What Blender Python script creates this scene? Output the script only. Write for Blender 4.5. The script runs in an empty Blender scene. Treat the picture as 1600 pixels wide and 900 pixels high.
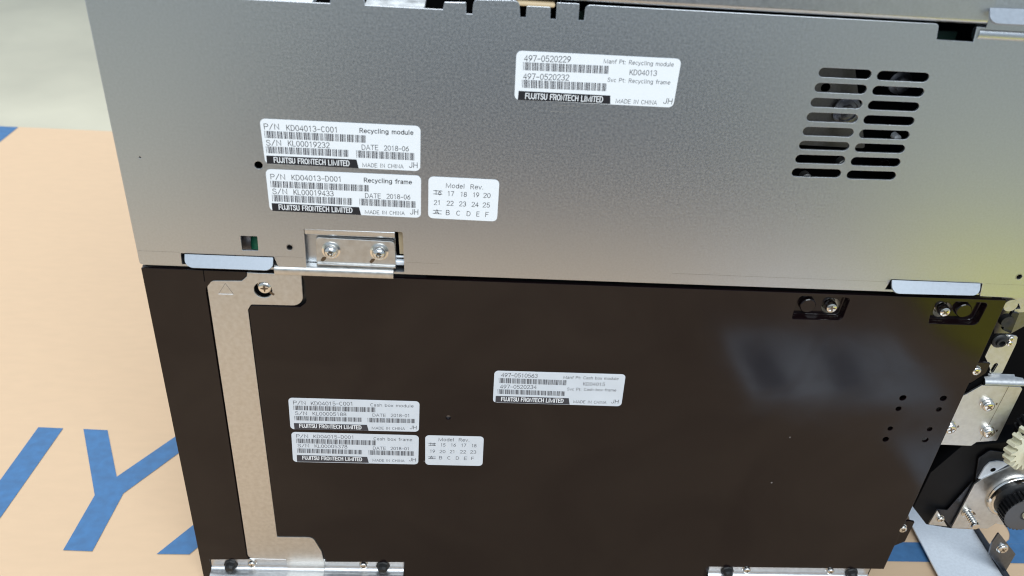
import bpy, bmesh, math, random
from mathutils import Vector, Matrix
random.seed(7)
C = bpy.context.scene
COL = C.collection

# ------------------------------------------------------------------ camera
YAW, PITCH, ROLL, FPX = 0.0765059, 0.57147957, 0.07665357, 1322.756
CAM = Vector((-0.05977, -0.343126, 0.431426))
def _axes():
    cy, sy, cp, sp = math.cos(YAW), math.sin(YAW), math.cos(PITCH), math.sin(PITCH)
    f = Vector((sy*cp, cy*cp, -sp)); r = Vector((cy, -sy, 0)); u = r.cross(f)
    cr, sr = math.cos(ROLL), math.sin(ROLL)
    return r*cr + u*sr, u*cr - r*sr, f
AR, AU, AF = _axes()
cam = bpy.data.cameras.new('camera'); camo = bpy.data.objects.new('camera', cam); COL.objects.link(camo)
camo.matrix_world = Matrix(((AR.x, AU.x, -AF.x, CAM.x), (AR.y, AU.y, -AF.y, CAM.y), (AR.z, AU.z, -AF.z, CAM.z), (0, 0, 0, 1)))
cam.sensor_width = 36; cam.lens = FPX*36/1600; cam.clip_start = 0.01; cam.clip_end = 100
cam.dof.use_dof = True; cam.dof.focus_distance = 0.46; cam.dof.aperture_fstop = 13
C.camera = camo; C.cycles.pixel_filter_type = 'BLACKMAN_HARRIS'; C.cycles.filter_width = 1.15
C.view_settings.view_transform = 'Standard'; C.view_settings.look = 'None'
C.view_settings.exposure = 0; C.view_settings.gamma = 1
# ------------------------------------------------------------------ light
W = bpy.data.worlds.new('World'); C.world = W; W.use_nodes = True
bg = W.node_tree.nodes['Background']; bg.inputs[0].default_value = (.70, .84, 1, 1); bg.inputs[1].default_value = .62
def area(name, loc, target, sx, sy, power, col):
    l = bpy.data.lights.new(name, 'AREA'); l.shape = 'RECTANGLE'; l.size = sx; l.size_y = sy; l.energy = power; l.color = col
    o = bpy.data.objects.new(name, l); COL.objects.link(o); o.location = loc
    o.rotation_euler = (Vector(target)-Vector(loc)).to_track_quat('-Z', 'Y').to_euler()
    return o
area('ceiling_lamp', (-1.0, 1.3, 2.0), (-.2, .2, 0), 3.0, 2.0, 58, (.95, .98, 1))
area('front_fill', (.25, -1.5, 1.75), (0, 0, .1), 1.8, 1.0, 46, (.88, .95, 1))  # added fill, brightens the labels and front faces

# ------------------------------------------------------------------ geometry helpers
def ray(px, py): return AR*((px-800)/FPX) - AU*((py-450)/FPX) + AF
def P(px, py, y=0.0):                      # point on the upright plane at depth y (machine front is y = 0)
    r = ray(px, py); return CAM + r*((y-CAM.y)/r.y)
def X(px, py, y=0.0):
    p = P(px, py, y); return (p.x, p.z)
GZ = -.012                                 # top of the cardboard
def G(px, py, z=-.012):                      # point on a level plane
    r = ray(px, py); return CAM + r*((z-CAM.z)/r.z)

def fillet(pts, n=5):
    out = []; N = len(pts)
    for i in range(N):
        p = pts[i]; r = p[2] if len(p) > 2 else 0
        b = Vector(p[:2])
        if r <= 0: out.append((b.x, b.y)); continue
        a = Vector(pts[i-1][:2]); c = Vector(pts[(i+1) % N][:2])
        u = (a-b); v = (c-b); lu, lv = u.length, v.length; u /= lu; v /= lv
        ang = math.acos(max(-1, min(1, u.dot(v)))); t = min(r/math.tan(ang/2), lu*.49, lv*.49); rr = t*math.tan(ang/2)
        ce = b + (u+v).normalized()*(rr/math.sin(ang/2))
        s = b+u*t-ce; e = b+v*t-ce
        a0 = math.atan2(s.y, s.x); a1 = math.atan2(e.y, e.x); d = (a1-a0+math.pi) % (2*math.pi)-math.pi
        for k in range(n+1): out.append((ce.x+rr*math.cos(a0+d*k/n), ce.y+rr*math.sin(a0+d*k/n)))
    return out
def px(pts, y=0.0):                        # traced outline -> (x, z, radius in mm) on plane y
    return [X(p[0], p[1], y) + ((p[2]*.001,) if len(p) > 2 else (0,)) for p in pts]
def circ(c, r, n=20): return [(c[0]+r*math.cos(2*math.pi*k/n), c[1]+r*math.sin(2*math.pi*k/n)) for k in range(n)]
def slot(a, b, r, n=8):
    a = Vector(a); b = Vector(b); t = math.atan2(b.y-a.y, b.x-a.x)
    return [(b.x+r*math.cos(t-math.pi/2+math.pi*k/n), b.y+r*math.sin(t-math.pi/2+math.pi*k/n)) for k in range(n+1)] + \
           [(a.x+r*math.cos(t+math.pi/2+math.pi*k/n), a.y+r*math.sin(t+math.pi/2+math.pi*k/n)) for k in range(n+1)]

def curve_mesh(cu):
    o = bpy.data.objects.new('tmp', cu); COL.objects.link(o); bpy.context.view_layer.update()
    me = bpy.data.meshes.new_from_object(o.evaluated_get(bpy.context.evaluated_depsgraph_get()))
    bpy.data.objects.remove(o); bpy.data.curves.remove(cu)
    return me
def link(name, me, mats, parent=None):
    me.name = name
    o = bpy.data.objects.new(name, me); COL.objects.link(o)
    if len(me.materials): me.materials.clear()
    for m in (mats if isinstance(mats, (list, tuple)) else [mats]): me.materials.append(m)
    if parent: o.parent = parent
    return o
def sheet_mesh(outline, holes=(), thick=.001, bevel=.00012):
    cu = bpy.data.curves.new('c', 'CURVE'); cu.dimensions = '2D'; cu.fill_mode = 'BOTH'
    cu.extrude = thick/2-bevel; cu.bevel_depth = bevel; cu.bevel_resolution = 1; cu.offset = -bevel
    for pl in [outline]+list(holes):
        s = cu.splines.new('POLY'); s.points.add(len(pl)-1); s.use_cyclic_u = True
        for q, p in zip(s.points, pl): q.co = (p[0], p[1], 0, 1)
    return curve_mesh(cu)
def sheet_bm(bm, outline, holes, yf, thick, bevel=.00012, mi=0):
    me = sheet_mesh(outline, holes, thick, bevel)
    for v in me.vertices:
        x, y, z = v.co; v.co = (x, yf+thick/2-z, y)
    for p in me.polygons: p.material_index = mi
    bm.from_mesh(me); bpy.data.meshes.remove(me)
def flat_bm(bm, outline, holes, z, thick, bevel=.00012, mi=0):     # level sheet, top face at z
    me = sheet_mesh(outline, holes, thick, bevel)
    for v in me.vertices: v.co.z += z-thick/2
    for p in me.polygons: p.material_index = mi
    bm.from_mesh(me); bpy.data.meshes.remove(me)
def fin(bm, name, mats, parent=None, smooth=False):
    bmesh.ops.recalc_face_normals(bm, faces=bm.faces[:])
    me = bpy.data.meshes.new(name); bm.to_mesh(me); bm.free()
    if smooth:
        for p in me.polygons: p.use_smooth = True
        me.set_sharp_from_angle(angle=math.radians(40))
    return link(name, me, mats, parent)
def sheet(name, parent, outline, holes, yf, thick, mat, bevel=.00012):
    bm = bmesh.new(); sheet_bm(bm, outline, holes, yf, thick, bevel); return fin(bm, name, mat, parent, True)
def box_bm(bm, x0, x1, y0, y1, z0, z1, mi=0, bev=0):
    vs = [bm.verts.new((x, y, z)) for x in (x0, x1) for y in (y0, y1) for z in (z0, z1)]
    fs = [bm.faces.new([vs[i] for i in f]) for f in ((0,1,3,2),(4,6,7,5),(0,4,5,1),(2,3,7,6),(0,2,6,4),(1,5,7,3))]
    for f in fs: f.material_index = mi
    if bev:
        es = list({e for f in fs for e in f.edges})
        r = bmesh.ops.bevel(bm, geom=es, offset=bev, segments=2, affect='EDGES', profile=.5)
        for f in r['faces']: f.material_index = mi
def lathe_bm(bm, base, axis, prof, n=24, mi=0, cap=True):          # prof: (radius, distance along axis)
    axis = Vector(axis).normalized(); t = axis.orthogonal().normalized(); b = axis.cross(t); base = Vector(base)
    rings = []
    for r, h in prof:
        if r < 1e-7: rings.append([bm.verts.new(base+axis*h)]*n)
        else: rings.append([bm.verts.new(base+axis*h+(t*math.cos(2*math.pi*k/n)+b*math.sin(2*math.pi*k/n))*r) for k in range(n)])
    for A, B in zip(rings, rings[1:]):
        for k in range(n):
            f = [A[k], A[(k+1) % n], B[(k+1) % n], B[k]]; f2 = []
            for v in f:
                if v not in f2: f2.append(v)
            if len(f2) > 2:
                try: bm.faces.new(f2).material_index = mi
                except ValueError: pass
def extrude_path(bm, prof, x0, x1, mi=0, closed=True):             # prof: (y, z) section swept along x
    A = [bm.verts.new((x0, y, z)) for y, z in prof]; B = [bm.verts.new((x1, y, z)) for y, z in prof]
    n = len(prof)
    for k in range(n if closed else n-1): bm.faces.new((A[k], A[(k+1) % n], B[(k+1) % n], B[k])).material_index = mi
    if closed: bm.faces.new(A[::-1]).material_index = mi; bm.faces.new(B).material_index = mi
def prism_bm(bm, pts, d, mi=0):                                    # planar 3-D polygon extruded by vector d
    d = Vector(d); A = [bm.verts.new(p) for p in pts]; B = [bm.verts.new(Vector(p)+d) for p in pts]; n = len(pts)
    for f in [A[::-1], B]+[[A[k], A[(k+1) % n], B[(k+1) % n], B[k]] for k in range(n)]: bm.faces.new(f).material_index = mi
def empty(name, loc, label, cat):
    o = bpy.data.objects.new(name, None); COL.objects.link(o); o.location = loc; o.empty_display_size = .02
    o['label'] = label; o['category'] = cat; return o
def adopt(root):                                                   # parts are built in world space: keep them there
    bpy.context.view_layer.update()
    inv = Matrix.Translation(root.location).inverted()
    for ch in root.children: ch.matrix_parent_inverse = inv

# ------------------------------------------------------------------ materials
def mat(name, col, rough=.5, metal=0, spec=.5, coat=0):
    m = bpy.data.materials.new(name); m.use_nodes = True; b = m.node_tree.nodes['Principled BSDF']
    b.inputs['Base Color'].default_value = (*col, 1); b.inputs['Roughness'].default_value = rough
    b.inputs['Metallic'].default_value = metal; b.inputs['Specular IOR Level'].default_value = spec
    b.inputs['Coat Weight'].default_value = coat
    return m
def nodes(m): return m.node_tree.nodes, m.node_tree.links, m.node_tree.nodes['Principled BSDF']
def mottled(m, col, amt, scale, rough, ramt, bump=0, bscale=None, detail=4, stretch=None):
    N, L, b = nodes(m); tc = N.new('ShaderNodeTexCoord'); no = N.new('ShaderNodeTexNoise')
    src = tc.outputs['Object']
    if stretch:
        mp = N.new('ShaderNodeMapping'); mp.inputs['Scale'].default_value = stretch; L.new(src, mp.inputs[0]); src = mp.outputs[0]
    L.new(src, no.inputs['Vector']); no.inputs['Scale'].default_value = scale; no.inputs['Detail'].default_value = detail
    r = N.new('ShaderNodeValToRGB'); r.color_ramp.elements[0].position = .3; r.color_ramp.elements[1].position = .7
    r.color_ramp.elements[0].color = (*[c*(1-amt) for c in col], 1); r.color_ramp.elements[1].color = (*[min(1, c*(1+amt)) for c in col], 1)
    L.new(no.outputs['Fac'], r.inputs[0]); L.new(r.outputs[0], b.inputs['Base Color'])
    mr = N.new('ShaderNodeMapRange'); mr.inputs['From Min'].default_value = .3; mr.inputs['From Max'].default_value = .7
    mr.inputs['To Min'].default_value = rough-ramt; mr.inputs['To Max'].default_value = rough+ramt
    L.new(no.outputs['Fac'], mr.inputs[0]); L.new(mr.outputs[0], b.inputs['Roughness'])
    if bump:
        n2 = N.new('ShaderNodeTexNoise'); n2.inputs['Scale'].default_value = bscale or scale*2; n2.inputs['Detail'].default_value = 3
        L.new(src, n2.inputs['Vector'])
        bp = N.new('ShaderNodeBump'); bp.inputs['Strength'].default_value = bump; bp.inputs['Distance'].default_value = .0003
        L.new(n2.outputs['Fac'], bp.inputs['Height']); L.new(bp.outputs[0], b.inputs['Normal'])
    return m
def galv(name, col, rough, grain=.10, scale=900, bump=.12):
    return mottled(mat(name, col, rough, 1), col, grain, scale, rough, .05, bump, scale*1.3, 6)
M_GALV = galv('galvanised_steel', (.575, .60, .63), .34, .045, 1000, .07)
M_ZINC = galv('zinc_plate', (.63, .625, .61), .42, .08, 420, .10)
M_LINE = galv('scribed_steel', (.42, .42, .42), .45)
M_BRIGHT = galv('bright_steel', (.76, .80, .85), .42, .06, 600, .05); nodes(M_BRIGHT)[2].inputs['Metallic'].default_value = .25
M_TAB = galv('tab_steel', (.34, .37, .41), .42, .06, 600, .05); nodes(M_TAB)[2].inputs['Metallic'].default_value = .3
M_RAIL = galv('rail_steel', (.60, .60, .60), .36, .06, 600, .05)
M_BEIGE = mat('beige_steel', (.55, .47, .36), .45, .2)
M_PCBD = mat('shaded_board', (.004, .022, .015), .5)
M_VENT = galv('shaded_vent_steel', (.13, .125, .12), .42)  # shade behind the vents is put into this dark steel
M_SCREW = mat('screw_steel', (.78, .76, .72), .16, 1)
M_RECESS = mat('screw_recess', (.16, .13, .10), .35, 1)
M_HOLE = mat('gap_shade_black', (.003, .003, .0035), .7, 0, .05)  # black colour stands for the shade in gaps and holes
M_INSIDE = mat('inner_frame', (.10, .10, .10), .5, .6)
M_BLACKP = mat('black_lacquer', (.006, .0030, .0036), .1, 0, .38)
def lacquer(m):
    N, L, b = nodes(m); tc = N.new('ShaderNodeTexCoord')
    def noise(sc, det=3, dis=0):
        n = N.new('ShaderNodeTexNoise'); n.inputs['Scale'].default_value = sc; n.inputs['Detail'].default_value = det
        n.inputs['Distortion'].default_value = dis; L.new(tc.outputs['Object'], n.inputs['Vector']); return n
    def rng(src, a, b_, lo, hi):
        r = N.new('ShaderNodeMapRange'); r.inputs['From Min'].default_value = a; r.inputs['From Max'].default_value = b_
        r.inputs['To Min'].default_value = lo; r.inputs['To Max'].default_value = hi; L.new(src, r.inputs[0]); return r.outputs[0]
    vo = N.new('ShaderNodeTexVoronoi'); vo.inputs['Scale'].default_value = 55; L.new(tc.outputs['Object'], vo.inputs['Vector'])
    sp = N.new('ShaderNodeSeparateColor'); L.new(vo.outputs['Color'], sp.inputs[0])
    pick = rng(sp.outputs[0], .80, .81, 0, 1); dot = rng(vo.outputs['Distance'], .018, .035, 1, 0)
    mu = N.new('ShaderNodeMath'); mu.operation = 'MULTIPLY'; L.new(pick, mu.inputs[0]); L.new(dot, mu.inputs[1])
    mx = N.new('ShaderNodeMix'); mx.data_type = 'RGBA'; mx.inputs[6].default_value = (.006, .0030, .0036, 1); mx.inputs[7].default_value = (.22, .21, .20, 1)
    L.new(mu.outputs[0], mx.inputs[0]); L.new(mx.outputs[2], b.inputs['Base Color'])
    sm = noise(22, 5, 1.5)                                        # wiped smears
    r1 = rng(sm.outputs['Fac'], .45, .75, .12, .22)
    L.new(r1, b.inputs['Roughness'])
    sp2 = rng(noise(14, 4, 1).outputs['Fac'], .35, .7, .39, .29); L.new(sp2, b.inputs['Specular IOR Level'])
    lo = noise(16, 1); hi = noise(900, 2)
    b1 = N.new('ShaderNodeBump'); b1.inputs['Strength'].default_value = .25; b1.inputs['Distance'].default_value = .0009; L.new(lo.outputs['Fac'], b1.inputs['Height'])
    b2 = N.new('ShaderNodeBump'); b2.inputs['Strength'].default_value = .02; b2.inputs['Distance'].default_value = .0003; L.new(hi.outputs['Fac'], b2.inputs['Height'])
    L.new(b1.outputs[0], b2.inputs['Normal']); L.new(b2.outputs[0], b.inputs['Normal'])
lacquer(M_BLACKP)
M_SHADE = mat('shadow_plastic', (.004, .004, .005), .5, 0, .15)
M_EAR = galv('ear_steel', (.17, .185, .21), .34, .1, 500, .05)
M_FLANGE = galv('shaded_flange_steel', (.07, .075, .09), .36, .1, 500, .05)  # darkened steel, the bent flanges' shade is in its colour
M_PLASTIC = mottled(mat('black_plastic', (.010, .010, .011), .35), (.010, .010, .011), .2, 300, .33, .06)
M_RUBBER = mat('black_rubber', (.012, .012, .012), .5)
M_WHITE = mat('label_paper', (.83, .86, .89), .42, 0, .4)
M_WHITE2 = mat('white_print', (.82, .84, .86), .5)
M_WHITEL = mottled(mat('label_paper_grey', (.63, .67, .72), .42, 0, .4), (.63, .67, .72), .03, 90, .42, .05)
M_INK = mat('label_ink', (.018, .018, .022), .5, 0, .3)
M_INK2 = mat('label_ink_grey', (.05, .05, .06), .5, 0, .3)
M_PCB = mat('circuit_green', (.01, .16, .09), .4)
M_IVORY = mottled(mat('ivory_plastic', (.64, .62, .46), .4), (.64, .61, .45), .05, 300, .4, .05)
M_DARKSTEEL = galv('dark_steel', (.20, .20, .22), .34, .1, 500, .05)
M_BOX = mottled(mat('kraft_board', (.62, .47, .335), .8, 0, .2), (.62, .44, .285), .02, 60, .8, .05, .15, 900, 5, (1, 3, 1))
M_BLUE = mottled(mat('blue_print', (.05, .16, .35), .6, 0, .3), (.05, .148, .31), .14, 160, .6, .05)
M_FLOOR = mottled(mat('concrete', (.36, .355, .31), .75), (.60, .56, .43), .10, 3.5, .7, .1, .3, 60, 8)
M_PAPER = mat('sheet_paper', (.86, .88, .93), .45, .45)
M_BAND = mat('sheet_band', (.40, .43, .48), .6)
M_YELLOW = mottled(mat('reflector_yellow', (.82, .74, .03), .5, .4), (.86, .76, .03), .2, 40, .42, .05)
M_AMBER = mat('amber_plate', (.62, .48, .30), .4)
M_RUST = mottled(mat('worn_zinc', (.6, .62, .65), .4, .25), (.52, .54, .55), .35, 160, .4, .1)

# ------------------------------------------------------------------ setting: floor
bm = bmesh.new(); box_bm(bm, -9, 9, -9, 9, -.46, -.40)
floor = fin(bm, 'floor', M_FLOOR); floor['kind'] = 'structure'
bm = bmesh.new(); box_bm(bm, -.60, .9, -2.9, -.62, -.3995, -.394)  # unseen dark slab, added to darken what the steel panel reflects
fm = fin(bm, 'dark_floor_card', mottled(mat('dark_card', (.05, .055, .07), .8), (.05, .056, .072), .15, 30, .8, .05)); fm['kind'] = 'structure'

# ------------------------------------------------------------------ cardboard box with blue printing
BX0, BX1, BY0, BY1 = -.95, .66, -.44, G(85, 200).y
root = empty('cardboard_box', (-.1, .1, -.40), 'large kraft cardboard box with big blue printed letters under the machine', 'box')
bm = bmesh.new(); box_bm(bm, BX0, BX1, BY0, BY1, -.40, GZ, 0, .002)
box = fin(bm, 'carton', M_BOX, root, False)
def gp(*pts): return [G(a, b).to_2d() for a, b in pts]
def c4(*pts): return gp(*[(x/3.4625, 640+y/3.4615) for x, y in pts])
prints = []
a, b, c, d = c4((208, 97), (342, 103), (0, 590), (0, 385))
yb = G(102, 861).y; t1 = (a.y-yb)/(a.y-d.y); t2 = (b.y-yb)/(b.y-c.y)
prints.append([a, b, b+(c-b)*t2, a+(d-a)*t1])
y = c4((452, 107), (582, 113), (632, 365), (945, 150), (962, 240), (668, 455), (500, 768), (342, 762), (513, 465))
up = (y[3]-y[2]); lo = (y[4]-y[5]); k = .45
prints.append([y[0], y[1], y[2], y[2]+up*(1+k), y[5]+lo*(1+k), y[5], y[6], y[7], y[8]])
xx = c4((848, 783), (1025, 785), (1068, 748), (1040, 630))
s1 = (xx[3]-xx[0]); s2 = (xx[2]-xx[1])
prints.append([xx[0], xx[1], xx[1]+s2*3.2, xx[0]+s1*1.25])
e = gp((0, 222), (31, 197)); dd = e[1]-e[0]
prints.append([e[0]-dd*1.2, Vector((e[0].x-dd.x*1.2-.15, e[0].y-dd.y*1.2)), Vector((e[1].x-.15, BY1-.003)), Vector((e[1].x, BY1-.003))])
bl = gp((1340, 846.5), (1380, 877.5)); r0 = gp((1574, 826), (1577.5, 835), (1577, 843), (1572, 850), (1560, 856))
prints.append([Vector((.16, bl[0].y)), Vector((.16, bl[1].y)), Vector((.44, bl[1].y)), Vector((.44, bl[0].y))])
r0 = [q for q in r0 if q.y > bl[0].y+.001]
prints.append([Vector((.44, bl[0].y+.0001)), Vector((.44, .075)), Vector((r0[0].x-.004, .075))] + r0 + [Vector((r0[-1].x-.006, bl[0].y+.0001))])
for pl in prints:
    bm = bmesh.new(); f = bm.faces.new([bm.verts.new((p.x, p.y, GZ+.0004)) for p in pl])
    bmesh.ops.triangulate(bm, faces=[f])
    o = fin(bm, 'printed_letter', M_BLUE, root)
    if o.data.polygons[0].normal.z < 0: o.data.flip_normals()
adopt(root)

# ------------------------------------------------------------------ small hardware
def screw(parent, name, px_, py_, y, r, h, wall=None, kind='cross', label=None, dirn=(0, -1, 0), washer=0):
    """head sits on plane y; (px_, py_) is the centre of the head's outer face"""
    c = P(px_, py_, y-h) if dirn == (0, -1, 0) else P(px_, py_, y)
    d = Vector(dirn).normalized(); base = c-d*h if True else c
    bm = bmesh.new()
    if kind == 'pan':
        prof = [(r*1.32, 0), (r*1.32, h*.12), (r*1.05, h*.2), (r*1.0, h*.32), (r*.93, h*.6), (r*.75, h*.86), (r*.5, h*.98), (r*.44, h), (r*.38, h*.55), (0, h*.5)]
    else:
        prof = [(r*1.12, 0), (r*1.12, h*.12), (r, h*.16), (r, h*.62), (r*.93, h*.82), (r*.8, h*.95), (r*.55, h), (0, h)]
    lathe_bm(bm, base, d, prof, 22)
    t = d.orthogonal().normalized(); b = d.cross(t); a0 = random.uniform(0, 1.5)
    if kind == 'pan':
        lathe_bm(bm, base+d*h*.5, d, [(r*.34, 0), (r*.34, h*.06), (0, h*.08)], 6, 1)
    else:
        for q in (0, 1):
            u = t*math.cos(a0+q*math.pi/2)+b*math.sin(a0+q*math.pi/2); v = d.cross(u)
            L, w = r*.56, r*.14
            pts = [base+d*h*.94+u*L*sx+v*w*sy for sx, sy in ((-1, -.5), (-.5, -1), (.5, -1), (1, -.5), (1, .5), (.5, 1), (-.5, 1), (-1, .5))]
            prism_bm(bm, pts, d*(h*.075+.00002*q), 1)
    if washer: lathe_bm(bm, base-d*.0006, d, [(0, .0004), (washer, .0004), (washer, -.0002)], 22, 0)
    if wall is not None:
        lathe_bm(bm, base, -d, [(r*.55, 0), (r*.55, wall)], 14)
    o = fin(bm, name, [M_SCREW, M_RECESS], parent, True)
    if label: o['label'] = label
    return o
def ink_mark(parent, pts, y, mat=None):
    bm = bmesh.new(); sheet_bm(bm, fillet(px(pts, y)), [], y, .00006, .00001)
    return fin(bm, 'paint_mark', mat or M_RECESS, parent)

# ------------------------------------------------------------------ stickers
def el(cx, cy, rx, ry, a0, a1, n=10):
    return [(cx+rx*math.cos(math.radians(a0+(a1-a0)*k/n)), cy+ry*math.sin(math.radians(a0+(a1-a0)*k/n))) for k in range(n+1)]
GL = {                                                             # plain gothic lettering as pen strokes: (advance, strokes)
'0': (.62, [el(.31, .5, .26, .5, 0, 360, 16)]), '1': (.62, [[(.14, .80), (.34, 1), (.34, 0)]]),
'2': (.62, [el(.31, .73, .25, .27, 170, -38)+[(.05, 0), (.58, 0)]]),
'3': (.62, [el(.29, .75, .24, .25, 155, -75)[:-1]+[(.30, .52)], [(.30, .52)]+el(.29, .27, .27, .27, 70, -155)]),
'4': (.62, [[(.44, 0), (.44, 1), (.03, .28), (.60, .28)]]), '5': (.62, [[(.53, 1), (.14, 1), (.09, .50)]+el(.30, .32, .27, .32, 125, -150)]),
'6': (.62, [el(.31, .31, .26, .31, 0, 360, 14), [(.48, .98), (.22, .72), (.08, .45), (.05, .31)]]), '7': (.62, [[(.03, 1), (.57, 1), (.24, 0)]]),
'8': (.62, [el(.31, .76, .22, .24, 0, 360, 12), el(.31, .26, .27, .26, 0, 360, 14)]), '9': (.62, [el(.31, .69, .26, .31, 0, 360, 14), [(.57, .69), (.54, .52), (.40, .26), (.16, .02)]]),
'-': (.58, [[(.06, .42), (.52, .42)]]), '.': (.30, [[(.12, -.01), (.12, .10)]]), ':': (.30, [[(.12, 0), (.12, .1)], [(.12, .55), (.12, .65)]]), '/': (.56, [[(.02, -.04), (.50, 1.04)]]), ' ': (.40, []),
'A': (.68, [[(.02, 0), (.33, 1), (.64, 0)], [(.13, .33), (.53, .33)]]),
'B': (.64, [[(.06, .0), (.06, 1), (.32, 1)]+el(.32, .77, .22, .23, 90, -90)+[(.06, .54)], [(.32, .54)]+el(.33, .27, .25, .27, 90, -90)+[(.06, 0)]]),
'C': (.68, [el(.35, .5, .30, .5, 48, 312, 12)]), 'D': (.68, [[(.06, 0), (.06, 1), (.28, 1)]+el(.28, .5, .33, .5, 80, -80)+[(.28, 0), (.06, 0)]]),
'E': (.60, [[(.54, 1), (.06, 1), (.06, 0), (.55, 0)], [(.06, .53), (.48, .53)]]), 'F': (.58, [[(.54, 1), (.06, 1), (.06, 0)], [(.06, .52), (.47, .52)]]),
'H': (.68, [[(.06, 0), (.06, 1)], [(.60, 0), (.60, 1)], [(.06, .53), (.60, .53)]]), 'I': (.26, [[(.12, 0), (.12, 1)]]),
'J': (.54, [[(.44, 1), (.44, .26)]+el(.24, .26, .20, .26, 0, -170)]), 'K': (.64, [[(.06, 0), (.06, 1)], [(.56, 1), (.06, .36)], [(.23, .57), (.60, 0)]]),
'L': (.56, [[(.06, 1), (.06, 0), (.53, 0)]]), 'M': (1.0, [[(.06, 0), (.10, 1), (.49, .05), (.88, 1), (.92, 0)]]), 'N': (.70, [[(.06, 0), (.06, 1), (.61, 0), (.61, 1)]]),
'O': (.74, [el(.36, .5, .31, .5, 0, 360, 16)]), 'P': (.62, [[(.06, 0), (.06, 1), (.34, 1)]+el(.34, .74, .23, .26, 80, -80)+[(.34, .48), (.06, .48)]]),
'R': (.66, [[(.06, 0), (.06, 1), (.34, 1)]+el(.34, .75, .23, .25, 80, -80)+[(.34, .50), (.06, .50)], [(.32, .50), (.61, 0)]]),
'S': (.62, [[(.53, .80), (.46, .95), (.31, 1), (.15, .96), (.08, .80), (.14, .62), (.31, .53), (.48, .43), (.56, .25), (.48, .06), (.31, 0), (.13, .05), (.05, .22)]]),
'T': (.62, [[(.02, 1), (.60, 1)], [(.31, 1), (.31, 0)]]), 'U': (.68, [[(.06, 1), (.06, .3)]+el(.33, .30, .27, .30, 180, 360)+[(.60, 1)]]), 'V': (.66, [[(.02, 1), (.33, 0), (.64, 1)]]),
'a': (.56, [[(.09, .58), (.18, .68), (.30, .70), (.42, .65), (.46, .5), (.46, 0)], [(.46, .42), (.2, .36), (.06, .2), (.12, .04), (.25, 0), (.40, .07), (.46, .2)]]),
'b': (.58, [[(.06, 1), (.06, 0)], el(.29, .35, .23, .35, 180, 540, 14)]), 'c': (.54, [el(.30, .35, .24, .35, 48, 312)]), 'd': (.60, [[(.53, 1), (.53, 0)], el(.30, .35, .23, .35, 0, 360, 14)]),
'e': (.58, [[(.06, .37), (.53, .37)]+el(.295, .35, .235, .35, 5, 318)]), 'f': (.38, [[(.38, .98), (.28, 1), (.19, .93), (.17, .8), (.17, 0)], [(.02, .68), (.36, .68)]]),
'g': (.60, [el(.29, .37, .23, .33, 0, 360, 14), [(.52, .7), (.52, -.06)]+el(.29, -.06, .23, .2, 0, -150)]), 'h': (.58, [[(.06, 1), (.06, 0)], [(.06, .42)]+el(.28, .46, .22, .24, 150, 0)+[(.50, 0)]]),
'i': (.24, [[(.11, 0), (.11, .68)], [(.11, .86), (.11, .97)]]), 'k': (.54, [[(.06, 0), (.06, 1)], [(.46, .68), (.06, .28)], [(.20, .42), (.50, 0)]]), 'l': (.24, [[(.11, 0), (.11, 1)]]),
'm': (.86, [[(.06, 0), (.06, .69)], [(.06, .45)]+el(.24, .48, .18, .21, 150, 0)+[(.42, 0)], [(.42, .45)]+el(.60, .48, .18, .21, 150, 0)+[(.78, 0)]]),
'n': (.58, [[(.06, 0), (.06, .69)], [(.06, .42)]+el(.28, .46, .22, .24, 150, 0)+[(.50, 0)]]), 'o': (.60, [el(.30, .35, .24, .35, 0, 360, 14)]), 'r': (.38, [[(.07, 0), (.07, .69)], [(.07, .4), (.16, .6), (.28, .69), (.37, .68)]]),
's': (.52, [[(.44, .55), (.37, .67), (.25, .70), (.12, .66), (.08, .53), (.14, .42), (.3, .34), (.44, .26), (.46, .14), (.38, .03), (.25, 0), (.11, .04), (.05, .16)]]), 't': (.38, [[(.17, .92), (.17, .14), (.22, .02), (.35, .02)], [(.02, .68), (.35, .68)]]),
'u': (.58, [[(.06, .68), (.06, .24)]+el(.27, .24, .21, .24, 180, 330)+[(.50, .25)], [(.50, .68), (.50, 0)]]), 'v': (.52, [[(.02, .68), (.25, 0), (.48, .68)]]), 'x': (.52, [[(.03, .68), (.48, 0)], [(.48, .68), (.03, 0)]]),
'y': (.52, [[(.02, .68), (.26, .02)], [(.49, .68), (.22, -.12), (.14, -.22), (.02, -.23)]]),
}
def pen(bm, pts, w, y, mi):
    """a mitred ribbon of width w along pts (x, z)"""
    pts = [Vector(p) for p in pts]; closed = (pts[0]-pts[-1]).length < 1e-7
    if closed: pts = pts[:-1]
    n = len(pts); Lf, Rt = [], []
    for k in range(n):
        a = pts[k-1] if (k or closed) else None; b = pts[(k+1) % n] if (k < n-1 or closed) else None; p = pts[k]
        d0 = (p-a).normalized() if a is not None else None; d1 = (b-p).normalized() if b is not None else None
        if d0 is None: p = p-d1*w*.4; d0 = d1
        if d1 is None: p = p+d0*w*.4; d1 = d0
        t = d0+d1; t = t.normalized() if t.length > .3 else d0
        nn = Vector((-t.y, t.x)); m = nn*(w/2/max(.5, nn.dot(Vector((-d0.y, d0.x)))))
        Lf.append(bm.verts.new(((p+m).x, y, (p+m).y))); Rt.append(bm.verts.new(((p-m).x, y, (p-m).y)))
    for k in range(n if closed else n-1):
        j = (k+1) % n; bm.faces.new((Lf[k], Lf[j], Rt[j], Rt[k])).material_index = mi
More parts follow.
